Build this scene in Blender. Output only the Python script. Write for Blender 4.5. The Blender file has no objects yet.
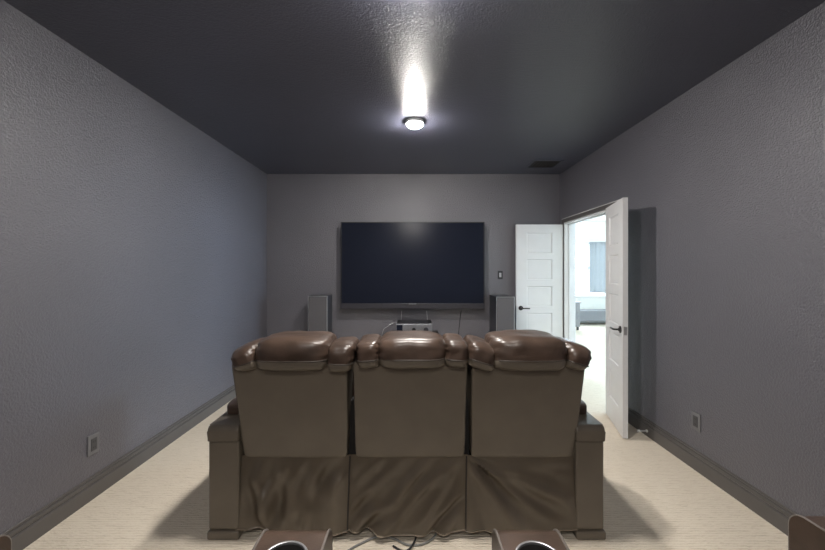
import bpy, bmesh, math, random
from mathutils import Vector, Matrix, noise
random.seed(4)
C = bpy.context.scene.collection
sc = bpy.context.scene
PI = math.pi
X0, X1, YB, YR, H = -1.995, 2.02, 5.023, -2.2, 2.735     # the room
WT = 0.12

# ------------------------------------------------------------------ materials
def new_mat(name):
    m = bpy.data.materials.new(name); m.use_nodes = True
    nt = m.node_tree; b = nt.nodes['Principled BSDF']
    return m, nt, b
def coords(nt, scale=(1, 1, 1)):
    tc = nt.nodes.new('ShaderNodeTexCoord'); mp = nt.nodes.new('ShaderNodeMapping')
    mp.inputs['Scale'].default_value = scale
    nt.links.new(tc.outputs['Object'], mp.inputs['Vector'])
    return mp.outputs['Vector']
def add_noise(nt, vec, scale, detail=2, rough=0.5):
    n = nt.nodes.new('ShaderNodeTexNoise'); n.inputs['Scale'].default_value = scale
    n.inputs['Detail'].default_value = detail; n.inputs['Roughness'].default_value = rough
    nt.links.new(vec, n.inputs['Vector']); return n
def ramp(nt, sock, stops):
    r = nt.nodes.new('ShaderNodeValToRGB'); nt.links.new(sock, r.inputs['Fac'])
    e = r.color_ramp.elements
    while len(e) < len(stops): e.new(0.5)
    for i, (p, c) in enumerate(stops): e[i].position = p; e[i].color = (*c, 1)
    return r
def bump(nt, b, sock, strength, dist):
    bp = nt.nodes.new('ShaderNodeBump'); bp.inputs['Strength'].default_value = strength
    bp.inputs['Distance'].default_value = dist
    nt.links.new(sock, bp.inputs['Height']); nt.links.new(bp.outputs['Normal'], b.inputs['Normal'])
def plain(name, col, rough=0.5, metal=0.0, spec=0.5, nscale=40, var=0.12, bstr=0.0, bdist=0.001, coat=0.0, bscale=None):
    m, nt, b = new_mat(name)
    v = coords(nt); n = add_noise(nt, v, nscale, 3)
    lo = tuple(max(0, c * (1 - var)) for c in col); hi = tuple(min(1, c * (1 + var)) for c in col)
    r = ramp(nt, n.outputs['Fac'], [(0.3, lo), (0.7, hi)])
    nt.links.new(r.outputs['Color'], b.inputs['Base Color'])
    b.inputs['Roughness'].default_value = rough; b.inputs['Metallic'].default_value = metal
    b.inputs['Specular IOR Level'].default_value = spec
    b.inputs['Coat Weight'].default_value = coat; b.inputs['Coat Roughness'].default_value = 0.25
    if bstr:
        n2 = add_noise(nt, v, bscale or nscale, 2); bump(nt, b, n2.outputs['Fac'], bstr, bdist)
    return m
def emit(name, col, s):
    m, nt, b = new_mat(name)
    b.inputs['Base Color'].default_value = (*col, 1)
    b.inputs['Emission Color'].default_value = (*col, 1); b.inputs['Emission Strength'].default_value = s
    return m

def orange_peel(name, col, rough, spec, strength):
    m, nt, b = new_mat(name)
    v = coords(nt)
    big = add_noise(nt, v, 1.4, 2); r = ramp(nt, big.outputs['Fac'], [(0.3, tuple(c * 0.95 for c in col)), (0.7, tuple(c * 1.05 for c in col))])
    nt.links.new(r.outputs['Color'], b.inputs['Base Color'])
    b.inputs['Roughness'].default_value = rough; b.inputs['Specular IOR Level'].default_value = spec
    n1 = add_noise(nt, v, 92, 3, 0.55)
    r1 = ramp(nt, n1.outputs['Fac'], [(0.38, (0, 0, 0)), (0.66, (1, 1, 1))])
    bump(nt, b, r1.outputs['Color'], strength, 0.0022)
    return m
M = {}
M['wall'] = orange_peel('grey_wall_paint', (0.125, 0.122, 0.144), 0.32, 1.0, 1.0)
M['ceil'] = orange_peel('dark_ceiling_paint', (0.080, 0.083, 0.116), 0.36, 0.75, 0.6)
M['base'] = plain('grey_trim_paint', (0.105, 0.098, 0.095), 0.3, spec=0.5, nscale=6, var=0.05)
M['white'] = plain('white_trim_paint', (0.70, 0.70, 0.71), 0.38, nscale=8, var=0.02)
M['cream'] = plain('cream_wall_paint', (0.80, 0.78, 0.72), 0.7, nscale=20, var=0.02, bstr=0.1, bdist=0.002)
M['leather'] = plain('brown_leather', (0.064, 0.041, 0.030), 0.34, spec=0.6, nscale=9, var=0.35, bstr=0.25, bdist=0.002, bscale=160)
M['vinyl'] = plain('taupe_vinyl', (0.150, 0.127, 0.100), 0.40, spec=0.5, nscale=7, var=0.07, bstr=0.08, bdist=0.001, bscale=220)
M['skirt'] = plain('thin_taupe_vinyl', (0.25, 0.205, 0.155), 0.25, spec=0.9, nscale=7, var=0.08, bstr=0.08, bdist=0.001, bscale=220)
M['piping'] = plain('dark_piping', (0.045, 0.036, 0.03), 0.35, nscale=30)
M['pale_piping'] = plain('taupe_piping', (0.16, 0.14, 0.125), 0.35, nscale=30)
M['black'] = plain('black_plastic', (0.012, 0.012, 0.014), 0.45, nscale=30)
M['dark_fabric'] = plain('black_liner', (0.02, 0.018, 0.017), 0.9, nscale=60)
M['screen'] = plain('dark_screen', (0.013, 0.0155, 0.026), 0.20, spec=0.13, nscale=2, var=0.03)
M['bezel'] = plain('dark_bezel', (0.035, 0.034, 0.042), 0.4, nscale=20)
M['speaker'] = plain('grey_grille', (0.10, 0.097, 0.105), 0.6, nscale=300, var=0.2, bstr=0.2, bdist=0.001)
M['speaker_side'] = plain('blue_black_laminate', (0.035, 0.037, 0.048), 0.35, nscale=12, var=0.15)
M['silver'] = plain('silver_edge', (0.55, 0.56, 0.58), 0.35, metal=0.6, nscale=20, var=0.05)
M['alu'] = plain('brushed_aluminium', (0.30, 0.31, 0.34), 0.35, metal=0.7, nscale=60, var=0.1)
M['chrome'] = plain('chrome', (0.6, 0.6, 0.6), 0.15, metal=1.0, nscale=20, var=0.03)
M['ring'] = plain('satin_ring', (0.45, 0.45, 0.46), 0.38, metal=0.8, nscale=40, var=0.05)
M['bronze'] = plain('dark_bronze', (0.05, 0.048, 0.05), 0.35, metal=0.8, nscale=50)
M['recept'] = plain('receptacle_grey', (0.07, 0.07, 0.075), 0.4, nscale=20, var=0.04)
M['plate'] = plain('grey_plate', (0.18, 0.18, 0.19), 0.35, nscale=20, var=0.04)
M['plate_dark'] = plain('dark_plate', (0.035, 0.036, 0.042), 0.35, nscale=20, var=0.04)
M['cable'] = plain('grey_cable', (0.20, 0.20, 0.19), 0.45, nscale=30)
M['white_rubber'] = plain('white_rubber', (0.7, 0.7, 0.68), 0.5, nscale=30, var=0.03)
M['sofa_grey'] = plain('grey_weave', (0.22, 0.22, 0.23), 0.9, nscale=150, var=0.15, bstr=0.2, bdist=0.002)
M['cabinet'] = plain('grey_wood', (0.20, 0.19, 0.19), 0.6, nscale=14, var=0.15)
M['blue_cloth'] = plain('pale_blue_cloth', (0.27, 0.282, 0.285), 0.9, nscale=90, var=0.04)
M['wood'] = plain('black_wood', (0.03, 0.026, 0.024), 0.5, nscale=12, var=0.2)
LAMPC = (1.0, 0.955, 0.90)

def carpet():
    m, nt, b = new_mat('beige_loop_carpet')
    v = coords(nt)
    vs = coords(nt, (12, 105, 1)); rows = add_noise(nt, vs, 1.0, 2, 0.6)
    w = nt.nodes.new('ShaderNodeTexWave'); w.bands_direction = 'Y'
    w.inputs['Scale'].default_value = 17.0; w.inputs['Distortion'].default_value = 3.5
    w.inputs['Detail'].default_value = 2; w.inputs['Detail Scale'].default_value = 2.5
    nt.links.new(v, w.inputs['Vector'])
    fine = add_noise(nt, v, 260, 2)
    mx = nt.nodes.new('ShaderNodeMath'); mx.operation = 'MULTIPLY_ADD'
    nt.links.new(rows.outputs['Fac'], mx.inputs[0]); mx.inputs[1].default_value = 1.1
    w2 = nt.nodes.new('ShaderNodeMath'); w2.operation = 'MULTIPLY'; w2.inputs[1].default_value = 0.45
    nt.links.new(w.outputs['Fac'], w2.inputs[0]); nt.links.new(w2.outputs[0], mx.inputs[2])
    a = nt.nodes.new('ShaderNodeMath'); a.operation = 'MULTIPLY_ADD'; a.inputs[1].default_value = 0.35
    nt.links.new(fine.outputs['Fac'], a.inputs[0]); nt.links.new(mx.outputs[0], a.inputs[2])
    r = ramp(nt, a.outputs[0], [(0.45, (0.55, 0.475, 0.37)), (0.75, (0.70, 0.615, 0.50)), (1.0, (0.76, 0.68, 0.565))])
    nt.links.new(r.outputs['Color'], b.inputs['Base Color'])
    b.inputs['Roughness'].default_value = 0.95; b.inputs['Specular IOR Level'].default_value = 0.15
    bump(nt, b, a.outputs[0], 0.8, 0.007)
    return m
M['carpet'] = carpet()
def glass():
    m, nt, b = new_mat('window_glass')
    nt.nodes.remove(b)
    out = nt.nodes['Material Output']
    t = nt.nodes.new('ShaderNodeBsdfTransparent'); g = nt.nodes.new('ShaderNodeBsdfGlossy'); g.inputs['Roughness'].default_value = 0.02
    mix = nt.nodes.new('ShaderNodeMixShader'); mix.inputs[0].default_value = 0.06
    nt.links.new(t.outputs[0], mix.inputs[1]); nt.links.new(g.outputs[0], mix.inputs[2]); nt.links.new(mix.outputs[0], out.inputs['Surface'])
    return m
M['glass'] = glass()

# ------------------------------------------------------------------ mesh helpers
WORLD = {}
def wl(o): return WORLD.get(o.name, Vector((0, 0, 0)))
def obj(name, bm, mat, parent=None, smooth=False):
    """link bm as ONE mesh; vertices are given in world space and stored relative to the thing's base"""
    off = wl(parent) if parent else Vector((0, 0, 0))
    if parent: bmesh.ops.translate(bm, verts=bm.verts, vec=-off)
    bmesh.ops.recalc_face_normals(bm, faces=bm.faces)
    me = bpy.data.meshes.new(name); bm.to_mesh(me); bm.free()
    for m in (mat if isinstance(mat, (list, tuple)) else [mat]): me.materials.append(m)
    if smooth:
        for p in me.polygons: p.use_smooth = True
        me.set_sharp_from_angle(angle=math.radians(50))
    o = bpy.data.objects.new(name, me); C.objects.link(o)
    if parent: o.parent = parent
    WORLD[o.name] = off
    return o
def obj_t(name, bm, mat, label, cat, loc, group=None, smooth=False):
    """a thing that is one mesh, its origin at its base"""
    bmesh.ops.translate(bm, verts=bm.verts, vec=-Vector(loc))
    o = obj(name, bm, mat, None, smooth); o.location = loc; WORLD[o.name] = Vector(loc)
    tag(o, label, cat, group); return o
def tag(o, label, cat, group=None):
    o['label'] = label; o['category'] = cat
    if group: o['group'] = group
    return o
def thing(name, label, cat, loc, group=None):
    o = bpy.data.objects.new(name, None); C.objects.link(o); o.location = loc
    o.empty_display_size = 0.1
    WORLD[o.name] = Vector(loc); return tag(o, label, cat, group)
def struct(name, bm, mat, parent=None, smooth=False):
    o = obj(name, bm, mat, parent, smooth)
    if not parent: o['kind'] = 'structure'
    return o
def box(bm, a, b, bev=0.0, seg=2):
    r = bmesh.ops.create_cube(bm, size=1.0)
    vs = r['verts']; a = Vector(a); b = Vector(b); c = (a + b) / 2; s = b - a
    for v in vs: v.co = Vector((v.co.x * s.x + c.x, v.co.y * s.y + c.y, v.co.z * s.z + c.z))
    if bev > 0:
        es = list({e for v in vs for e in v.link_edges})
        r = bmesh.ops.bevel(bm, geom=es, offset=bev, segments=seg, profile=0.5, affect='EDGES')
    return bm
def B(a, b, bev=0.0, seg=2): return box(bmesh.new(), a, b, bev, seg)
def tube(bm, pts, r, n=10, caps=True, closed=False):
    pts = [Vector(p) for p in pts]; rings = []; N = len(pts); up = None
    for i, p in enumerate(pts):
        if closed: t = (pts[(i + 1) % N] - pts[i - 1]).normalized()
        else: t = (pts[min(i + 1, N - 1)] - pts[max(i - 1, 0)]).normalized()
        if up is None: up = Vector((0, 0, 1)) if abs(t.z) < 0.9 else Vector((0, 1, 0))
        s = t.cross(up).normalized(); up = s.cross(t).normalized()
        rr = r(i / max(1, N - 1)) if callable(r) else r
        rings.append([bm.verts.new(p + (s * math.cos(2 * PI * k / n) + up * math.sin(2 * PI * k / n)) * rr) for k in range(n)])
    for i in range(N if closed else N - 1):
        a, b = rings[i], rings[(i + 1) % N]
        for k in range(n): bm.faces.new((a[k], a[(k + 1) % n], b[(k + 1) % n], b[k]))
    if caps and not closed:
        bm.faces.new(rings[0]); bm.faces.new(rings[-1])
    return bm
def lathe(bm, prof, cen, n=32, axis='Z', caps=True):
    """profile [(r,h)] turned about an axis through cen"""
    cen = Vector(cen); rings = []
    for (r, h) in prof:
        ring = []
        for k in range(n):
            c, s = math.cos(2 * PI * k / n) * r, math.sin(2 * PI * k / n) * r
            d = {'Z': (c, s, h), 'Y': (c, h, s), 'X': (h, c, s)}[axis]
            ring.append(bm.verts.new(cen + Vector(d)))
        rings.append(ring)
    for a, b in zip(rings, rings[1:]):
        for k in range(n): bm.faces.new((a[k], a[(k + 1) % n], b[(k + 1) % n], b[k]))
    if caps and prof[0][0] > 1e-6: bm.faces.new(rings[0])
    if caps and prof[-1][0] > 1e-6: bm.faces.new(rings[-1])
    bmesh.ops.remove_doubles(bm, verts=bm.verts, dist=1e-6)
    return bm
def extrude_profile(bm, prof, axis, a, b, close=True):
    """prof: list of 3D points (one end); swept by the vector axis*(b-a) from a"""
    ax = Vector(axis)
    A = [bm.verts.new(Vector(p) + ax * a) for p in prof]; Bv = [bm.verts.new(Vector(p) + ax * b) for p in prof]
    n = len(prof)
    for k in range(n): bm.faces.new((A[k], A[(k + 1) % n], Bv[(k + 1) % n], Bv[k]))
    bm.faces.new(A); bm.faces.new(Bv[::-1]); return bm
def rounded(half, k=4.0, n=14, amp=0.0, freq=4.0, seed=0, warp=None, mat=None, kz=None):
    """a soft cushion: a cube grid pulled to a superellipsoid, with wrinkles; centred on 0"""
    bm = bmesh.new(); bmesh.ops.create_cube(bm, size=2.0)
    bmesh.ops.subdivide_edges(bm, edges=bm.edges, cuts=n, use_grid_fill=True)
    for v in bm.verts:
        x, y, z = v.co
        # spread the grid to the rounded rims
        x, y, z = (math.sin(c * PI / 2) * 0.5 + c * 0.5 for c in (x, y, z))
        m = (abs(x) ** k + abs(y) ** k + abs(z) ** k) ** (1 / k)
        p = Vector((x, y, z)) / m
        q = Vector((p.x * half[0], p.y * half[1], p.z * half[2]))
        if amp:
            nn = noise.noise(Vector((q.x * freq + seed * 7.3, q.y * freq, q.z * freq))) + 0.5 * noise.noise(Vector((q.x * freq * 2.7 + seed, q.y * freq * 2.7, q.z * freq * 2.7 + 9)))
            q += Vector(p).normalized() * nn * amp
        if warp: q = warp(q, p)
        v.co = q
    return bm

# ------------------------------------------------------------------ the room shell
FX1, FY0, FY1 = 7.0, 2.0, 9.9          # the bright room beyond the double door
OY0, OY1, OZ = 3.585, 4.885, 2.05      # the door opening in the right wall
struct('floor', B((X0 - 0.2, YR - 0.2, -0.1), (FX1 + 0.2, FY1 + 0.2, 0)), M['carpet'])
struct('ceiling', B((X0 - 0.1, YR - 0.1, H), (X1 + WT / 2, YB + 0.1, H + 0.1)), M['ceil'])
struct('wall_left', B((X0 - 0.1, YR - 0.1, 0), (X0, YB + 0.1, H)), M['wall'])
struct('wall_back', B((X0, YB, 0), (X1 + WT, YB + 0.1, H)), M['wall'])
struct('wall_rear', B((X0, YR - 0.1, 0), (X1, YR, H)), M['wall'])
bm = B((X1, YR - 0.1, 0), (X1 + WT, OY0, H)); box(bm, (X1, OY1, 0), (X1 + WT, YB, H)); box(bm, (X1, OY0, OZ), (X1 + WT, OY1, H))
struct('wall_right', bm, M['wall'])
# bright room
struct('ceiling', B((X1 + WT / 2, FY0 - 0.1, H), (FX1 + 0.1, FY1 + 0.1, H + 0.1)), M['cream'])
struct('wall_near', B((X1 + WT, FY0 - 0.1, 0), (FX1, FY0, H)), M['cream'])
bm = B((X1 + WT, FY0, 0), (X1 + WT + 0.012, OY0, H)); box(bm, (X1 + WT, OY1, 0), (X1 + WT + 0.012, FY1, H)); box(bm, (X1 + WT, OY0, OZ), (X1 + WT + 0.012, OY1, H))
struct('wall_doorway', bm, M['cream'])
WX0, WX1, WZ0, WZ1 = 3.75, 5.75, 0.74, 2.17
bm = B((X1 + WT, FY1, 0), (WX0, FY1 + 0.15, H)); box(bm, (WX1, FY1, 0), (FX1 + 0.1, FY1 + 0.15, H))
box(bm, (WX0, FY1, 0), (WX1, FY1 + 0.15, WZ0)); box(bm, (WX0, FY1, WZ1), (WX1, FY1 + 0.15, H))
struct('wall_far', bm, M['cream'])
VY0, VY1 = 3.2, 6.2
bm = B((FX1, FY0 - 0.1, 0), (FX1 + 0.15, VY0, H)); box(bm, (FX1, VY1, 0), (FX1 + 0.15, FY1, H))
box(bm, (FX1, VY0, 0), (FX1 + 0.15, VY1, 0.74)); box(bm, (FX1, VY0, 2.3), (FX1 + 0.15, VY1, H))
struct('wall_side', bm, M['cream'])
# far window with trim, sash bars and panes
bm = bmesh.new()
for a, b in (((WX0 - 0.08, FY1 - 0.02, WZ1), (WX1 + 0.08, FY1 + 0.02, WZ1 + 0.09)), ((WX0 - 0.08, FY1 - 0.02, WZ0), (WX0, FY1 + 0.02, WZ1)),
             ((WX1, FY1 - 0.02, WZ0), (WX1 + 0.08, FY1 + 0.02, WZ1)), ((WX0 - 0.1, FY1 - 0.06, WZ0 - 0.05), (WX1 + 0.1, FY1 + 0.03, WZ0))): box(bm, a, b, 0.006)
w1 = struct('window_1', bm, M['white'])
bm = bmesh.new()
for x in (WX0, 4.74, WX1 - 0.05): box(bm, (x, FY1 + 0.05, WZ0), (x + 0.05, FY1 + 0.09, WZ1))
for z in (WZ0, 1.45, WZ1 - 0.05): box(bm, (WX0, FY1 + 0.052, z), (WX1, FY1 + 0.088, z + 0.05))
obj('window_frame', bm, M['white'], w1)
obj('window_pane', B((WX0, FY1 + 0.065, WZ0), (WX1, FY1 + 0.071, WZ1)), M['glass'], w1)
bm = bmesh.new()
for y in (VY0, 4.65, VY1 - 0.06): box(bm, (FX1 + 0.05, y, 0.74), (FX1 + 0.09, y + 0.06, 2.3))
for z in (0.74, 2.24): box(bm, (FX1 + 0.052, VY0, z), (FX1 + 0.088, VY1, z + 0.06))
w2 = struct('added_window', bm, M['white'])  # unseen window, added as a daylight source for the bright room
obj('window_pane', B((FX1 + 0.066, VY0, 0.74), (FX1 + 0.072, VY1, 2.3)), M['glass'], w2)
# baseboards
PROF = [(0, 0), (0.017, 0), (0.017, 0.086), (0.014, 0.091), (0.008, 0.093), (0.007, 0.097), (0.012, 0.101), (0.012, 0.116), (0.010, 0.120), (0.004, 0.122), (0.003, 0.125), (0.007, 0.129), (0.006, 0.137), (0.003, 0.140), (0, 0.140)]
struct('baseboard_left', extrude_profile(bmesh.new(), [(X0 + p, 0, q) for p, q in PROF], (0, 1, 0), YR, YB), M['base'])
struct('baseboard_back', extrude_profile(bmesh.new(), [(0, YB - p, q) for p, q in PROF], (1, 0, 0), X0 + 0.017, X1 - 0.017), M['base'])
bm = extrude_profile(bmesh.new(), [(X1 - p, 0, q) for p, q in PROF], (0, 1, 0), YR, OY0 - 0.056)
extrude_profile(bm, [(X1 - p, 0, q) for p, q in PROF], (0, 1, 0), OY1 + 0.056, YB)
struct('baseboard_right', bm, M['base'])
bm = extrude_profile(bmesh.new(), [(0, FY1 - p, q) for p, q in PROF], (1, 0, 0), X1 + WT + 0.02, FX1)
struct('baseboard_far', bm, M['white'])
# door jamb (white) and casing (wall grey)
bm = B((X1 - 0.002, OY0, 0), (X1 + WT + 0.014, OY0 + 0.02, OZ)); box(bm, (X1 - 0.002, OY1 - 0.02, 0), (X1 + WT + 0.014, OY1, OZ)); box(bm, (X1 - 0.002, OY0 + 0.02, OZ - 0.02), (X1 + WT + 0.014, OY1 - 0.02, OZ))
for a, b in (((X1 + 0.05, OY0 + 0.02, 0), (X1 + 0.085, OY0 + 0.032, OZ - 0.02)), ((X1 + 0.05, OY1 - 0.032, 0), (X1 + 0.085, OY1 - 0.02, OZ - 0.02)), ((X1 + 0.05, OY0 + 0.02, OZ - 0.032), (X1 + 0.085, OY1 - 0.02, OZ - 0.02))): box(bm, a, b)
struct('trim_1', bm, M['white'])
bm = bmesh.new()
def casing(bm, w, t0, t1):      # stepped, one ring of three sides
    y0, y1 = OY0 - 0.002, OY1 + 0.002
    box(bm, (X1 - t1, y0 - w, 0), (X1 - t0, y0, OZ + 0.002 + w), 0.002); box(bm, (X1 - t1, y1, 0), (X1 - t0, y1 + w, OZ + 0.002 + w), 0.002)
    box(bm, (X1 - t1, y0, OZ + 0.002), (X1 - t0, y1, OZ + 0.002 + w), 0.002)
casing(bm, 0.046, 0.0, 0.009); casing(bm, 0.03, 0.009, 0.014)
struct('trim_2', bm, M['base'])
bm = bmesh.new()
box(bm, (X1 - 0.013, OY0 - 0.052, OZ + 0.048), (X1, OY1 + 0.052, OZ + 0.056), 0.002)  # white strip paints in the highlight along the casing's upper edge
struct('trim_highlight', bm, M['white'])
bm = bmesh.new()
box(bm, (X1 + WT + 0.012, OY0 - 0.06, 0), (X1 + WT + 0.03, OY0 + 0.004, OZ + 0.06)); box(bm, (X1 + WT + 0.012, OY1 - 0.004, 0), (X1 + WT + 0.03, OY1 + 0.06, OZ + 0.06)); box(bm, (X1 + WT + 0.012, OY0, OZ - 0.004), (X1 + WT + 0.03, OY1, OZ + 0.06))
struct('trim_3', bm, M['white'])

# ------------------------------------------------------------------ the double door: two five-panel leaves
def leaf(name, w, loc, ang, flip=False):
    """local: hinge line at x=0, leaf along +x, thickness along y 0..t; flip mirrors the handle side"""
    t, h, z0 = 0.04, 2.015, 0.012
    st, top, rail, ph = 0.14 * w / 0.62, 0.108, 0.085, 0.272
    xs = [0, st, w - st, w]; zs = [h + z0]
    z = h + z0 - top
    for i in range(5):
        zs += [z, z - ph]; z -= ph + rail
    zs += [z0]; zs = zs[::-1]
    bm = bmesh.new(); G = []
    for y in (0, t):
        g = [[bm.verts.new((x, y, zz)) for zz in zs] for x in xs]; G.append(g)
        pan = []
        for i in range(3):
            for j in range(len(zs) - 1):
                f = bm.faces.new((g[i][j], g[i + 1][j], g[i + 1][j + 1], g[i][j + 1]) if y == 0 else (g[i][j], g[i][j + 1], g[i + 1][j + 1], g[i + 1][j]))
                if i == 1 and j % 2 == 1: pan.append(f)
        bm.normal_update()
        bmesh.ops.inset_individual(bm, faces=pan, thickness=0.006, depth=-0.002)
        bmesh.ops.inset_individual(bm, faces=pan, thickness=0.010, depth=-0.009)
        bmesh.ops.inset_individual(bm, faces=pan, thickness=0.012, depth=0.003)
    a, b = G; n = len(zs)
    for j in range(n - 1):
        bm.faces.new((a[0][j], a[0][j + 1], b[0][j + 1], b[0][j])); bm.faces.new((a[3][j], b[3][j], b[3][j + 1], a[3][j + 1]))
    for i in range(3):
        bm.faces.new((a[i][0], b[i][0], b[i + 1][0], a[i + 1][0])); bm.faces.new((a[i][n - 1], a[i + 1][n - 1], b[i + 1][n - 1], b[i][n - 1]))
    o = struct(name, bm, M['white'])
    for k, y in (((-1, 0),) if not flip else ((-1, 0), (1, t))):
        bm = lathe(bmesh.new(), [(0.0, k * 0.02), (0.012, k * 0.02), (0.014, k * 0.012), (0.03, k * 0.009), (0.031, k * 0.003), (0.031, 0), (0, 0)], (w - 0.06, y, 0.912), 24, 'Y')
        hd = obj('door_handle', bm, M['bronze'], o, True)
        bm = bmesh.new()
        pts = [(w - 0.06, y + k * 0.015, 0.912), (w - 0.06, y + k * 0.042, 0.912), (w - 0.066, y + k * 0.052, 0.912), (w - 0.08, y + k * 0.055, 0.912), (w - 0.12, y + k * 0.056, 0.913), (w - 0.165, y + k * 0.052, 0.910)]
        tube(bm, pts, 0.0085, 10); lv = obj('lever', bm, M['bronze'], hd, True)
    for zz in (0.25, 1.0, 1.8):
        bm = bmesh.new(); tube(bm, [(-0.007, 0 if flip else t, zz - 0.045), (-0.007, 0 if flip else t, zz + 0.045)], 0.007, 10)
        obj('hinge', bm, M['bronze'], o, True)
    lt = obj('latch_plate', B((w - 0.001, 0.008, 0.875), (w + 0.0015, t - 0.008, 0.945)), M['ring'], o)
    o.location = loc; o.rotation_euler = (0, 0, ang)
    return o
# far leaf: opened square, hinge at the far jamb, face to the camera
leaf('door_1', 0.625, (2.010, 4.935, 0), PI, flip=True)
# near leaf: thrown back almost flat against the right wall
ang = math.atan2(-0.56, -0.150)
leaf('door_2', 0.57, (1.908, 3.622, 0), ang)

# ------------------------------------------------------------------ television
tvx, tvy = 0.003, YB - 0.15
tv = thing('television', 'large black flat television on the grey wall above the receiver', 'television', (tvx, YB, 0.9))
L_, R_, T_, Bz = -0.953, 0.957, 1.42 + 48.0 / 75.1, 1.42 - 33.5 / 75.1
obj('casing', B((L_ + 0.01, tvy + 0.012, Bz - 0.04), (R_ - 0.01, tvy + 0.05, T_ - 0.01), 0.008), M['black'], tv)
bm = bmesh.new()
for a, b in (((L_, tvy - 0.004, Bz), (L_ + 0.012, tvy + 0.02, T_)), ((R_ - 0.012, tvy - 0.004, Bz), (R_, tvy + 0.02, T_)), ((L_, tvy - 0.004, T_ - 0.012), (R_, tvy + 0.02, T_))): box(bm, a, b, 0.002)
obj('frame', bm, M['black'], tv)
bz = obj('lower_bezel', B((L_, tvy - 0.006, Bz - 0.068), (R_, tvy + 0.03, Bz + 0.002), 0.004), M['bezel'], tv)
bz['label'] = 'dark grey lower bezel strip'
obj('indicator_strip', B((-0.05, tvy - 0.009, Bz - 0.008), (0.05, tvy - 0.005, Bz - 0.003)), M['alu'], bz)
obj('screen', B((L_ + 0.011, tvy, Bz), (R_ - 0.011, tvy + 0.014, T_ - 0.011)), M['screen'], tv)
bm = B((-0.3, tvy + 0.05, 1.1), (0.3, YB, 1.6)); obj('wall_mount', bm, M['black'], tv)
def cable(name, pts, r, mat, label, cat='cable', group=None):
    cu = []
    P = [Vector(p) for p in pts]; P = [P[0]] + P + [P[-1]]
    for i in range(1, len(P) - 2):
        for k in range(8):
            t = k / 8; p0, p1, p2, p3 = P[i - 1], P[i], P[i + 1], P[i + 2]
            cu.append(0.5 * (2 * p1 + (p2 - p0) * t + (2 * p0 - 5 * p1 + 4 * p2 - p3) * t * t + (-p0 + 3 * p1 - 3 * p2 + p3) * t ** 3))
    cu.append(P[-1]); bm = tube(bmesh.new(), cu, r, 8)
    return obj_t(name, bm, mat, label, cat, tuple(P[-1]), group, True)
cable('power_cord', [(0.66, YB - 0.07, 0.868), (0.655, YB - 0.03, 0.82), (0.645, YB - 0.012, 0.7), (0.63, YB - 0.012, 0.5), (0.66, YB - 0.02, 0.3), (0.62, YB - 0.024, 0.16)], 0.005, M['black'], 'black cord hanging down the wall below the right half of the television', 'cord')

# ------------------------------------------------------------------ tower speakers
def tower(label, x0, x1, y0, y1, z1, silver_right):
    t = thing('tower_speaker', label, 'speaker', ((x0 + x1) / 2, (y0 + y1) / 2, 0), 'tower speakers beside the television')
    obj('cabinet', B((x0, y0 + 0.012, 0.03), (x1, y1, z1), 0.004), M['speaker_side'], t)
    obj('grille', B((x0 + 0.008, y0, 0.06), (x1 - 0.008, y0 + 0.013, z1 - 0.012), 0.004), M['speaker'], t)
    bm = bmesh.new(); box(bm, (x1 - 0.008, y0 - 0.001, 0.03), (x1, y0 + 0.013, z1), 0.002); box(bm, (x0, y0 - 0.001, 0.03), (x0 + 0.004, y0 + 0.013, z1), 0.001); box(bm, (x0 + 0.004, y0 - 0.001, z1 - 0.007), (x1 - 0.008, y0 + 0.013, z1), 0.001)
    e = obj('trim_frame', bm, M['silver'], t); e['label'] = 'silver edge trim round the grille'
    obj('plinth', B((x0 - 0.012, y0 - 0.012, 0), (x1 + 0.012, min(y1 + 0.008, YB - 0.02), 0.03), 0.004), M['black'], t)
tower('grey tower speaker left of the television, silver edge on its right', -1.340, -1.092, 4.70, 4.985, 1.087, True)
tower('grey tower speaker right of the television, beside the open white door', 1.040, 1.268, 4.545, 4.965, 1.087, True)

# ------------------------------------------------------------------ receiver on its stand
st = thing('media_stand', 'low black media stand behind the sofa that carries the receiver', 'stand', (0.02, 4.75, 0))
obj('top_shelf', B((-0.30, 4.56, 0.575), (0.34, 4.97, 0.60), 0.003), M['wood'], st)
obj('lower_shelf', B((-0.28, 4.58, 0.16), (0.32, 4.95, 0.18), 0.003), M['wood'], st)
for x in (-0.29, 0.29):
    for y in (4.57, 4.92): obj('leg', B((x, y, 0), (x + 0.04, y + 0.04, 0.575), 0.003), M['wood'], st)
rc = thing('receiver', 'silver and black home theater receiver with two thin antennas below the television', 'receiver', (0.02, 4.75, 0.60))
fy = 4.60
obj('body', B((-0.200, fy + 0.012, 0.612), (0.246, fy + 0.35, 0.748), 0.004), M['black'], rc)
obj('front_panel', B((-0.202, fy, 0.616), (0.248, fy + 0.014, 0.742), 0.004), M['alu'], rc)
obj('display', B((-0.198, fy - 0.003, 0.63), (-0.125, fy + 0.004, 0.73), 0.001), M['screen'], rc)
for kx, m, r in ((0.018, 'black', 0.024), (0.170, 'bezel', 0.03)):
    bm = lathe(bmesh.new(), [(0, -0.022), (r * 0.9, -0.022), (r, -0.018), (r, 0.004), (0, 0.004)], (kx, fy, 0.672), 24, 'Y'); obj('knob', bm, M[m], rc)
for kx in (-0.17, 0.21):
    obj('foot', lathe(bmesh.new(), [(0, 0), (0.02, 0), (0.02, 0.013), (0, 0.013)], (kx, fy + 0.03, 0.60), 16), M['silver'], rc)
    obj('foot', lathe(bmesh.new(), [(0, 0), (0.02, 0), (0.02, 0.013), (0, 0.013)], (kx, fy + 0.31, 0.60), 16), M['silver'], rc)
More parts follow.
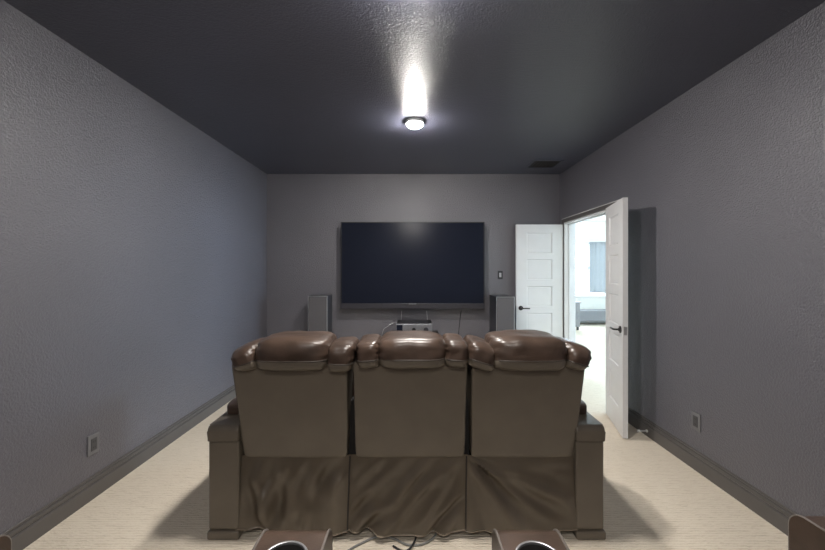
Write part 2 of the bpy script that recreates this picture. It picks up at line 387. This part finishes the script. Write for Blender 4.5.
for a, b in (((-0.155, fy + 0.34, 0.72), (-0.145, fy + 0.345, 0.87)), ((0.205, fy + 0.34, 0.72), (0.190, fy + 0.345, 0.87))):
    obj('antenna', tube(bmesh.new(), [a, b], 0.0035, 8), M['silver'], rc)
obj('vent_grille', B((-0.16, fy + 0.06, 0.747), (0.20, fy + 0.30, 0.751)), M['bezel'], rc)
cable('audio_cable', [(-0.19, fy + 0.37, 0.70), (-0.26, fy + 0.38, 0.70), (-0.34, fy + 0.36, 0.655), (-0.40, fy + 0.34, 0.59), (-0.45, fy + 0.36, 0.3), (-0.45, fy + 0.37, 0.006)], 0.0035, M['silver'], 'pale cable curving down from the left of the receiver')

# ------------------------------------------------------------------ wall fittings
def plate(name, label, cat, cx, cy, cz, nrm, w, h, mat, dark, switch):
    """nrm: '+x' on the left wall, '-x' on the right wall, '-y' on the back wall"""
    t = thing(name, label, cat, (cx, cy, cz))
    def P(u0, v0, d0, u1, v1, d1, bev=0.0):
        if nrm == '+x': return B((cx + d0, cy + u0, cz + v0), (cx + d1, cy + u1, cz + v1), bev)
        if nrm == '-x': return B((cx - d1, cy + u0, cz + v0), (cx - d0, cy + u1, cz + v1), bev)
        return B((cx + u0, cy - d1, cz + v0), (cx + u1, cy - d0, cz + v1), bev)
    obj('cover_plate', P(-w / 2, -h / 2, 0, w / 2, h / 2, 0.009, 0.003), mat, t)
    if switch:
        obj('rocker', P(-0.015, -0.03, 0.009, 0.015, 0.03, 0.014, 0.003), M['silver'], t)
    else:
        obj('receptacle', P(-0.021, -0.038, 0.009, 0.021, 0.038, 0.013, 0.002), dark, t)
        for v in (0.018, -0.018):
            for u in (-0.006, 0.006): obj('slot', P(u - 0.0012, v - 0.005, 0.0125, u + 0.0012, v + 0.005, 0.0136), M['black'], t)
plate('wall_outlet', 'grey power outlet low on the left wall above the baseboard', 'outlet', X0, 2.285, 0.335, '+x', 0.078, 0.125, M['plate'], M['recept'], False)
plate('wall_outlet', 'grey power outlet low on the right wall, near the open door', 'outlet', X1, 2.605, 0.345, '-x', 0.078, 0.125, M['plate'], M['recept'], False)
plate('light_switch', 'dark light switch on the back wall between television and open door', 'switch', 1.20, YB, 1.352, '-y', 0.068, 0.112, M['plate_dark'], M['bezel'], True)
# door stop
ds = thing('door_stop', 'thin metal door stop with white tips on the right baseboard behind the door', 'door stop', (X1 - 0.017, 3.13, 0.046))
obj('rod', tube(bmesh.new(), [(X1 - 0.012, 3.13, 0.046), (X1 - 0.085, 3.13, 0.046)], 0.006, 12), M['silver'], ds, True)
obj('base_cap', tube(bmesh.new(), [(X1 - 0.017, 3.13, 0.046), (X1 - 0.025, 3.13, 0.046)], 0.012, 14), M['white_rubber'], ds)
obj('tip', tube(bmesh.new(), [(X1 - 0.083, 3.13, 0.046), (X1 - 0.098, 3.13, 0.046)], 0.011, 14), M['white_rubber'], ds)
# ceiling vent
vt = thing('ceiling_vent', 'dark painted ceiling vent near the back right corner', 'vent', (1.62, 4.53, H))
bm = bmesh.new(); vx0, vx1, vy0, vy1 = 1.45, 1.81, 4.37, 4.70
for a, b in (((vx0, vy0, H - 0.012), (vx1, vy0 + 0.025, H)), ((vx0, vy1 - 0.025, H - 0.012), (vx1, vy1, H)), ((vx0, vy0 + 0.025, H - 0.012), (vx0 + 0.025, vy1 - 0.025, H)), ((vx1 - 0.025, vy0 + 0.025, H - 0.012), (vx1, vy1 - 0.025, H))): box(bm, a, b, 0.003)
obj('frame', bm, M['ceil'], vt)
bm = bmesh.new()
for i in range(7):
    x = vx0 + 0.040 + i * 0.042
    extrude_profile(bm, [(x, 0, H - 0.012), (x + 0.004, 0, H - 0.012), (x + 0.022, 0, H - 0.002), (x + 0.018, 0, H - 0.002)], (0, 1, 0), vy0 + 0.025, vy1 - 0.025)
obj('louvre', bm, M['base'], vt)
obj('duct_liner', B((vx0 + 0.025, vy0 + 0.025, H - 0.0015), (vx1 - 0.025, vy1 - 0.025, H)), M['dark_fabric'], vt)
# ceiling lights
def dome(label, x, y, power):
    t = thing('ceiling_light', label, 'ceiling light', (x, y, H), 'dome lights along the ceiling')
    obj('base_ring', lathe(bmesh.new(), [(0, 0), (0.078, 0), (0.082, -0.010), (0.080, -0.026), (0.072, -0.028), (0, -0.028)], (x, y, H), 32), M['white'], t, True)
    obj('glass_dome', lathe(bmesh.new(), [(0.071, -0.028), (0.068, -0.036), (0.058, -0.045), (0.042, -0.051), (0.022, -0.055), (0.0, -0.056)], (x, y, H), 32), emit('lamp_glow', LAMPC, power), t, True)
dome('lit dome light on the dark ceiling above the sofa', 0.02, 3.24, 459)
dome('lit dome light on the ceiling nearer the camera, above the picture edge', 0.0, 1.56, 504)
dome('added fill dome light, unseen, on the ceiling behind the camera', 0.0, -0.7, 325)  # added out of view as fill for the sofa's rear
dome('added fill dome light, unseen, on the ceiling nearest the rear wall', 0.0, -1.75, 224)  # second unseen fill lamp, added to brighten the room from behind

# ------------------------------------------------------------------ the three-seat reclining sofa
def seam(bm, pts, r=0.004): return tube(bm, pts, r, 6)
sofa = thing('reclining_sofa', 'three-seat brown leather reclining sofa seen from behind, facing the television', 'sofa', (-0.03, 2.4, 0))
def lean(z):      # y of the rear face at height z
    return 1.968 - (z - 0.415) * 0.205
def back_seat(cx, wb, wt, seed, tilt=0.0):
    zb, zt = 0.412, 0.955
    def warp(q, p):
        f = (p.z + 1) / 2; f = min(1, max(0, f))
        x = cx + q.x * (wb + (wt - wb) * f) / wt
        z = zb + (zt - zb) * f
        y = lean(z) + 0.10 + q.y - 0.004 * (1 - abs(p.x) ** 2)
        return Vector((x, y, z + tilt * (x - cx)))
    bm = rounded((wt / 2, 0.10, 0.27), k=34, n=20, amp=0.003, freq=5, seed=seed, warp=warp)
    bk = obj('backrest', bm, M['vinyl'], sofa, True)
    # stitched welt down both rear edges
    for s in (-1, 1):
        bm = seam(bmesh.new(), [(cx + s * (wb + (wt - wb) * f) / 2 * 0.985, lean(zb + (zt - zb) * f) + 0.006, zb + (zt - zb) * f) for f in [i / 10 for i in range(1, 10)]], 0.003)
        obj('welt', bm, M['piping'], bk, True)
    # upholstered front
    def wf(q, p):
        f = (p.z + 1) / 2; z = zb + 0.02 + (zt - zb) * f
        return Vector((cx + q.x, lean(z) + 0.255 + q.y - 0.02 * (1 - p.z * p.z), z))
    bm = rounded((0.297, 0.065, 0.26), k=5, n=14, amp=0.006, freq=8, seed=seed + 3, warp=wf)
    obj('back_cushion', bm, M['leather'], bk, True)
    return bk
def head(bk, name, x0, x1, z0, z1, y0, y1, seed, roll=0.0, k=4.6, amp=0.007, yaw=0.0, flat=0.22):
    """a stuffed head cushion: leather over the top, vinyl underneath at the back, welt between"""
    c = Vector(((x0 + x1) / 2, (y0 + y1) / 2, (z0 + z1) / 2)); hx, hy, hz = (x1 - x0) / 2, (y1 - y0) / 2, (z1 - z0) / 2
    R = Matrix.Rotation(yaw, 3, 'Z') @ Matrix.Rotation(roll, 3, 'Y')
    def warp(q, p):
        # puckers by the side seams
        e = max(0, abs(p.x) - 0.55) / 0.45
        pk = noise.noise(Vector((seed * 3.1 + p.x * 1.5, math.atan2(p.z, p.y) * 4.5, seed))) * 0.012 * e
        q = q * (1 + pk / max(hx, 0.05) * 0.6)
        q.z += 0.004 * (1 - p.x ** 2) * (1 if p.z > 0 else 0)
        if q.y < 0 and q.z < -hz * flat: q.y -= 0.0
        return c + R @ q
    bm = rounded((hx, hy, hz), k=k, n=18, amp=amp, freq=9, seed=seed, warp=warp)
    bm.normal_update()
    Ri = R.transposed()
    for f in bm.faces:
        l = Ri @ (f.calc_center_median() - c)
        if l.z < -hz * 0.28 and l.y < hy * 0.55: f.material_index = 1
    o = obj(name, bm, [M['leather'], M['vinyl']], bk, True)
    zz = -hz * 0.28; pts = []
    for i in range(25):
        a = PI * (i / 24) * 1.1 + PI - 0.05 * PI
        dx, dy = math.cos(a), math.sin(a)
        m = (abs(dx) ** k + abs(dy) ** k + abs(0.36) ** k) ** (1 / k)
        # scale the direction so the point lies on the superellipsoid at this height
        s = ((1 - 0.28 ** k) / (abs(dx) ** k + abs(dy) ** k)) ** (1 / k)
        pts.append(c + R @ Vector((dx * s * hx * 1.005, dy * s * hy * 1.005, zz)))
    obj('welt', seam(bmesh.new(), pts, 0.0035), M['piping'], o, True)
    return o
SEATS = [(-0.628, 0.556, 0.588), (-0.012, 0.585, 0.585), (0.592, 0.555, 0.578)]
for i, (cx, wb, wt) in enumerate(SEATS):
    bk = back_seat(cx, wb, wt, 11 * i + 1)
    if i == 0:
        head(bk, 'headrest', -0.792, -0.418, 0.912, 1.080, 1.785, 2.10, 2)
        head(bk, 'side_bolster', -0.917, -0.772, 0.905, 1.036, 1.80, 2.12, 3, roll=-0.30, k=3.2)
        head(bk, 'side_bolster', -0.432, -0.297, 0.905, 1.043, 1.80, 2.12, 4, roll=0.05)
    elif i == 1:
        head(bk, 'headrest', -0.178, 0.172, 0.922, 1.080, 1.79, 2.10, 5)
        head(bk, 'side_bolster', -0.285, -0.165, 0.924, 1.058, 1.80, 2.12, 6, roll=-0.06)
        head(bk, 'side_bolster', 0.160, 0.278, 0.926, 1.062, 1.80, 2.12, 7, roll=0.08)
    else:
        head(bk, 'headrest', 0.392, 0.778, 0.914, 1.084, 1.785, 2.10, 8)
        head(bk, 'side_bolster', 0.275, 0.420, 0.918, 1.046, 1.80, 2.12, 9, roll=0.30)
        head(bk, 'side_bolster', 0.752, 0.902, 0.908, 1.042, 1.80, 2.12, 10, roll=0.30, k=3.2)
# skirts: loose vinyl dust covers hanging below each back
def skirt(x0t, x1t, x0b, x1b, seed, mode):
    bm = bmesh.new(); nx, nz = 60, 36; g = []
    for i in range(nx + 1):
        u = i / nx; row = []
        for j in range(nz + 1):
            v = j / nz                      # 0 top .. 1 bottom
            z = 0.425 - v * 0.385 + (0.008 * math.sin(u * 5 + seed) - 0.004) * v
            xa, xb = x0t + (x0b - x0t) * v, x1t + (x1b - x1t) * v
            env = min(1, v * 3.2) * min(1, u * 9) * min(1, (1 - u) * 9)
            if mode == 0:      # vertical soft gathers falling from the top corners
                d = 0.009 * math.sin((u + 0.25 * v * (u - 0.4)) * 21 + 1.6 * math.sin(v * 3 + seed)) * math.exp(-((u - 0.22) / 0.28) ** 2) \
                    + 0.024 * noise.noise(Vector((u * 6.5 + v * 1.6, v * 1.5 - u * 0.6, seed)))
            elif mode == 1:    # long diagonal drags down to the left
                w = u * 1.0 + v * 0.55
                d = 0.017 * noise.noise(Vector((w * 9, (v - u) * 1.0, seed))) + 0.008 * math.sin(w * 26 + 2 * noise.noise(Vector((u * 3, v * 3, 5)))) * v * (0.3 + 0.7 * math.exp(-((u - 0.35) / 0.35) ** 2))
            else:              # mostly smooth, swagged at the top, drags from the left corner
                w = math.atan2(v + 0.05, u + 0.05)
                d = 0.016 * noise.noise(Vector((w * 6.0, (u + v) * 0.8, seed))) + 0.012 * math.sin(w * 15) * math.exp(-((u) / 0.35) ** 2) - 0.012 * math.exp(-((v - 0.16) / 0.09) ** 2) * math.exp(-((u - 0.45) / 0.22) ** 2)
            fine = 0.002 * noise.noise(Vector((u * 17, v * 12, seed + 3)))
            y = 1.972 + (0.006 if mode == 1 else 0) - 0.035 * v + (d * 2.5 + fine) * env - 0.020 * v * math.sin(PI * u)
            row.append(bm.verts.new((xa + (xb - xa) * u, y, z)))
        g.append(row)
    for i in range(nx):
        for j in range(nz): bm.faces.new((g[i][j], g[i + 1][j], g[i + 1][j + 1], g[i][j + 1]))
    low = [g[i][nz].co + Vector((0, -0.001, 0.004)) for i in range(0, nx + 1, 2)]
    bmesh.ops.solidify(bm, geom=bm.faces[:], thickness=0.003)
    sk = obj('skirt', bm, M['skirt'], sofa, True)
    if mode == 1:
        for xt, xb in ((x0t + 0.009, x0b + 0.008), (x1t - 0.009, x1b - 0.008)):
            obj('seam', seam(bmesh.new(), [(xt + (xb - xt) * k / 8, 1.968 - 0.034 * k / 8, 0.42 - 0.37 * k / 8) for k in range(9)], 0.0045), M['piping'], sk, True)
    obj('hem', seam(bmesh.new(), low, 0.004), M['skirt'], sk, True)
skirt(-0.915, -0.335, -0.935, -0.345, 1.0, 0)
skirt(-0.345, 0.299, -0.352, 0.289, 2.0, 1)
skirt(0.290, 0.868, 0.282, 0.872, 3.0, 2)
# base box, feet, seats, footrests
obj('base_frame', B((-0.915, 2.02, 0.06), (0.865, 2.86, 0.36), 0.01), M['dark_fabric'], sofa)
for x in (-0.85, -0.35, 0.27, 0.78):
    for y in (2.06, 2.78): obj('glide_foot', B((x, y, 0), (x + 0.05, y + 0.05, 0.062)), M['black'], sofa)
for i, (cx, wb, wt) in enumerate(SEATS):
    def wseat(q, p): return Vector((cx, 2.55, 0.43)) + q
    s_ = obj('seat_cushion', rounded((0.293, 0.33, 0.085), k=5, n=12, amp=0.006, freq=7, seed=i, warp=wseat), M['leather'], sofa, True)
    def wfoot(q, p): return Vector((cx, 2.885, 0.25)) + q
    obj('footrest', rounded((0.293, 0.045, 0.17), k=6, n=12, amp=0.004, freq=7, seed=i + 5, warp=wfoot), M['leather'], sofa, True)
for x in (-0.335, 0.287):
    obj('inner_bracket', B((x - 0.03, 2.03, 0.30), (x + 0.03, 2.75, 0.70), 0.01), M['dark_fabric'], sofa)
# armrests
def arm(x0, x1, seed):
    # a box with a rear top roll: profile in y-z swept in x
    def prof(x, ins, z0, z1, ya, yb, r, nseg=8):
        pts = [(ya, z0), (ya, z1 - r)] + [(ya + r - r * math.cos(a * PI / 2 / nseg), z1 - r + r * math.sin(a * PI / 2 / nseg)) for a in range(1, nseg + 1)] + [(yb - r, z1)] + \
              [(yb - r + r * math.sin(a * PI / 2 / nseg), z1 - r + r * math.cos(a * PI / 2 / nseg)) for a in range(1, nseg + 1)] + [(yb, z0)]
        return [(x, y, z) for y, z in pts]
    bm = B((x0, 1.935, 0.045), (x1, 2.86, 0.518), 0.012, 3)
    ar = obj('armrest', bm, M['vinyl'], sofa)
    bm = extrude_profile(bmesh.new(), prof(0, 0, 0.519, 0.598, 1.925, 2.875, 0.030), (1, 0, 0), x0 - 0.002, x1 + 0.002)
    es = [e for e in bm.edges if abs(e.verts[0].co.x - e.verts[1].co.x) < 1e-6]
    bmesh.ops.bevel(bm, geom=es, offset=0.008, segments=2, affect='EDGES', profile=0.5)
    bm.normal_update()
    for f in bm.faces:
        if f.normal.z < 0.5: f.material_index = 1
    obj('arm_top', bm, [M['leather'], M['vinyl']], ar)
    def wpad(q, p): return Vector(((x0 + x1) / 2, 2.46, 0.622)) + q
    obj('arm_pad', rounded(((x1 - x0) / 2 - 0.002, 0.38, 0.034), k=7, n=12, amp=0.003, freq=9, seed=seed, warp=wpad), M['leather'], ar, True)
    cx = (x0 + x1) / 2
    obj('cup_holder', lathe(bmesh.new(), [(0.0, 0.003), (0.042, 0.003), (0.044, 0.006), (0.052, 0.006), (0.054, 0.0)], (cx, 2.83, 0.597), 28), M['chrome'], ar, True)
    obj('foot_bar', B((x0 - 0.002, 1.922, 0), (x1 + 0.006, 2.85, 0.046), 0.01, 3), M['vinyl'], ar)
arm(-1.078, -0.918, 1); arm(0.864, 1.012, 2)
# floor cable behind the sofa
cable('power_cord', [(0.10, 2.12, 0.006), (0.13, 1.98, 0.006), (0.07, 1.90, 0.006), (-0.02, 1.885, 0.006), (-0.10, 1.93, 0.006), (-0.18, 1.945, 0.006), (-0.26, 1.90, 0.006), (-0.33, 1.84, 0.006), (-0.38, 1.76, 0.006)], 0.0055, M['cable'], 'grey cord coming out from under the sofa, longer loop to the left', 'cord')
cable('power_cord', [(0.03, 2.05, 0.005), (0.02, 1.95, 0.005), (0.0, 1.87, 0.018), (-0.03, 1.845, 0.006), (-0.06, 1.85, 0.005), (-0.10, 1.88, 0.005)], 0.005, M['black'], 'short dark cord end on the carpet under the middle of the sofa', 'cord')

# ------------------------------------------------------------------ the second row at the bottom edge
row = thing('theater_seating', 'brown leather theater seats in the foreground, cup holder armrests at the bottom edge', 'sofa', (0, 0.6, 0))
def row_arm(x0, x1, yf, zt, r, cup):
    yb = 0.22; ns = 10
    pr = [(yb, 0.04), (yf, 0.04), (yf, zt - r)] + [(yf - r + r * math.cos(a * PI / 2 / ns), zt - r + r * math.sin(a * PI / 2 / ns)) for a in range(1, ns + 1)] + [(yb, zt)]
    bm = extrude_profile(bmesh.new(), [(0, y, z) for y, z in pr], (1, 0, 0), x0, x1)
    es = [e for e in bm.edges if abs(e.verts[0].co.x - e.verts[1].co.x) < 1e-6]
    bmesh.ops.bevel(bm, geom=es, offset=0.009, segments=3, affect='EDGES', profile=0.5)
    if cup:      # drill the well
        bmesh.ops.recalc_face_normals(bm, faces=bm.faces)
        cx = (x0 + x1) / 2; cy = yf - 0.150
        m0 = bpy.data.meshes.new('t0'); bm.to_mesh(m0); bm.free(); o0 = bpy.data.objects.new('t0', m0); C.objects.link(o0)
        b1 = lathe(bmesh.new(), [(0, -0.08), (0.0585, -0.08), (0.0585, 0.05), (0, 0.05)], (cx, cy, zt), 40); bmesh.ops.recalc_face_normals(b1, faces=b1.faces)
        m1 = bpy.data.meshes.new('t1'); b1.to_mesh(m1); b1.free(); o1 = bpy.data.objects.new('t1', m1); C.objects.link(o1)
        md = o0.modifiers.new('b', 'BOOLEAN'); md.operation = 'DIFFERENCE'; md.object = o1; md.solver = 'EXACT'
        dg = bpy.context.evaluated_depsgraph_get(); dg.update()
        mm = bpy.data.meshes.new_from_object(o0.evaluated_get(dg))
        bm = bmesh.new(); bm.from_mesh(mm)
        bpy.data.objects.remove(o0); bpy.data.objects.remove(o1)
        for mmm in (m0, m1, mm): bpy.data.meshes.remove(mmm)
    a = obj('armrest', bm, M['leather'], row)
    for x in (x0 + 0.004, x1 - 0.004):
        path = [(x, yf + 0.001, 0.06)] + [(x, yf + 0.001, 0.06 + (zt - r - 0.06) * k / 6) for k in range(1, 7)] + [(x, yf - r + (r + 0.001) * math.cos(k * PI / 2 / ns), zt - r + (r + 0.001) * math.sin(k * PI / 2 / ns)) for k in range(1, ns + 1)] + [(x, yf - r - (yf - r - yb) * k / 8, zt + 0.001) for k in range(1, 9)]
        obj('welt', seam(bmesh.new(), path, 0.0042), M['pale_piping'], a, True)
    if cup:
        cx = (x0 + x1) / 2; cy = yf - 0.150
        obj('cup_holder', lathe(bmesh.new(), [(0.0580, -0.004), (0.0580, 0.003), (0.060, 0.0045), (0.064, 0.004), (0.067, 0.0), (0.0580, -0.004)], (cx, cy, zt), 48, caps=False), M['ring'], a, True)
        obj('cup_well', lathe(bmesh.new(), [(0.0, -0.075), (0.050, -0.075), (0.0575, -0.003), (0.0582, -0.003), (0.0582, -0.078), (0, -0.078)], (cx, cy, zt), 40), M['dark_fabric'], a, True)
    obj('foot_bar', B((x0 + 0.01, yb + 0.05, 0), (x1 - 0.01, yf - 0.05, 0.042)), M['black'], a)
row_arm(-0.466, -0.258, 1.182, 0.6075, 0.056, True)
row_arm(0.256, 0.456, 1.182, 0.6075, 0.056, True)
row_arm(-1.475, -1.265, 1.155, 0.603, 0.045, False)
row_arm(1.275, 1.480, 1.242, 0.610, 0.050, False)
for i, (xa, xb) in enumerate(((-1.26, -0.47), (-0.253, 0.251), (0.46, 1.27))):
    cx, hw = (xa + xb) / 2, (xb - xa) / 2
    def w1_(q, p): return Vector((cx, 0.70, 0.40)) + q
    obj('seat_cushion', rounded((hw, 0.36, 0.09), k=5, n=10, amp=0.005, freq=7, seed=i + 20, warp=w1_), M['leather'], row, True)
    def w2_(q, p): return Vector((cx, 0.22 - (p.z + 1) * 0.10 + q.y, 0.70 + q.z)) + Vector((q.x, 0, 0))
    obj('backrest', rounded((hw, 0.10, 0.37), k=5, n=12, amp=0.005, freq=7, seed=i + 30, warp=w2_), M['leather'], row, True)
    obj('footrest', B((xa + 0.005, 1.03, 0.06), (xb - 0.005, 1.09, 0.40), 0.02, 3), M['leather'], row)
    obj('base_frame', B((xa + 0.01, 0.3, 0.0), (xb - 0.01, 1.03, 0.32)), M['dark_fabric'], row)

# ------------------------------------------------------------------ furniture in the bright room
bn = thing('bench', 'low grey upholstered bench under the window in the bright room', 'bench', (5.0, 9.6, 0))
obj('seat', B((4.05, 9.42, 0.10), (5.9, 9.82, 0.375), 0.02, 3), M['sofa_grey'], bn)
for x in (4.12, 5.78):
    for y in (9.46, 9.74): obj('leg', B((x, y, 0), (x + 0.05, y + 0.05, 0.10)), M['wood'], bn)
cb = thing('side_cabinet', 'grey cabinet end just inside the bright room, left of the bench', 'cabinet', (3.7, 8.75, 0))
obj('body', B((3.35, 8.62, 0.08), (3.94, 8.95, 0.64), 0.006), M['cabinet'], cb)
obj('top', B((3.33, 8.60, 0.64), (3.96, 8.97, 0.665), 0.005), M['cabinet'], cb)
for x in (3.37, 3.88):
    for y in (8.64, 8.89): obj('leg', B((x, y, 0), (x + 0.04, y + 0.04, 0.08)), M['wood'], cb)
# pale blue hanging panel in front of the window
cl = thing('curtain_panel', 'pale blue curtain panel hanging in front of the right half of the window', 'curtain', (5.2, 9.78, 0.8))
bm = bmesh.new(); g = []
for i in range(41):
    x = 4.72 + 0.95 * i / 40; y = 9.79 + 0.012 * math.sin(i * 0.9)
    g.append((bm.verts.new((x, y, 0.83 - 0.06 * i / 40)), bm.verts.new((x, y, 2.17))))
for i in range(40): bm.faces.new((g[i][0], g[i + 1][0], g[i + 1][1], g[i][1]))
bmesh.ops.solidify(bm, geom=bm.faces[:], thickness=0.008)
obj('fabric', bm, M['blue_cloth'], cl, True)
obj('rod', tube(bmesh.new(), [(4.70, 9.79, 2.18), (5.70, 9.79, 2.18)], 0.012, 10), M['white'], cl, True)
for x in (4.74, 5.66): obj('bracket', B((x, 9.79, 2.17), (x + 0.02, FY1, 2.19)), M['white'], cl)

# ------------------------------------------------------------------ light
def area(name, loc, rot, sx, sy, power, col):
    l = bpy.data.lights.new(name, 'AREA'); l.shape = 'RECTANGLE'; l.size = sx; l.size_y = sy; l.energy = power; l.color = col
    o = bpy.data.objects.new(name, l); C.objects.link(o); o.location = loc; o.rotation_euler = rot; return o
area('window_daylight', (4.75, FY1 + 0.35, 1.6), (-PI / 2, 0, 0), 3.2, 2.4, 190, (0.70, 0.86, 1.0))
area('window_daylight', (FX1 + 0.35, 4.7, 1.6), (0, PI / 2, 0), 2.4, 3.6, 400, (0.50, 0.74, 1.0))  # light for the added side window, cool glow through the doorway
w = bpy.data.worlds.new('World'); sc.world = w; w.use_nodes = True
w.node_tree.nodes['Background'].inputs['Color'].default_value = (0.75, 0.87, 1.0, 1); w.node_tree.nodes['Background'].inputs['Strength'].default_value = 3.0

# ------------------------------------------------------------------ camera
cd = bpy.data.cameras.new('camera'); cam = bpy.data.objects.new('camera', cd); C.objects.link(cam)
cd.sensor_width = 36; cd.lens = 16.0; cd.shift_y = -5.0 / 825; cd.clip_start = 0.02
cam.location = (0, 0, 1.42); cam.rotation_euler = (PI / 2, 0, 0); sc.camera = cam
vs = sc.view_settings; vs.view_transform = 'Standard'; vs.look = 'None'; vs.exposure = 0.9; vs.gamma = 1.0; vs.use_curve_mapping = False
sc.cycles.use_denoising = True
sc.cycles.max_bounces = 10; sc.cycles.diffuse_bounces = 6; sc.cycles.sample_clamp_indirect = 8
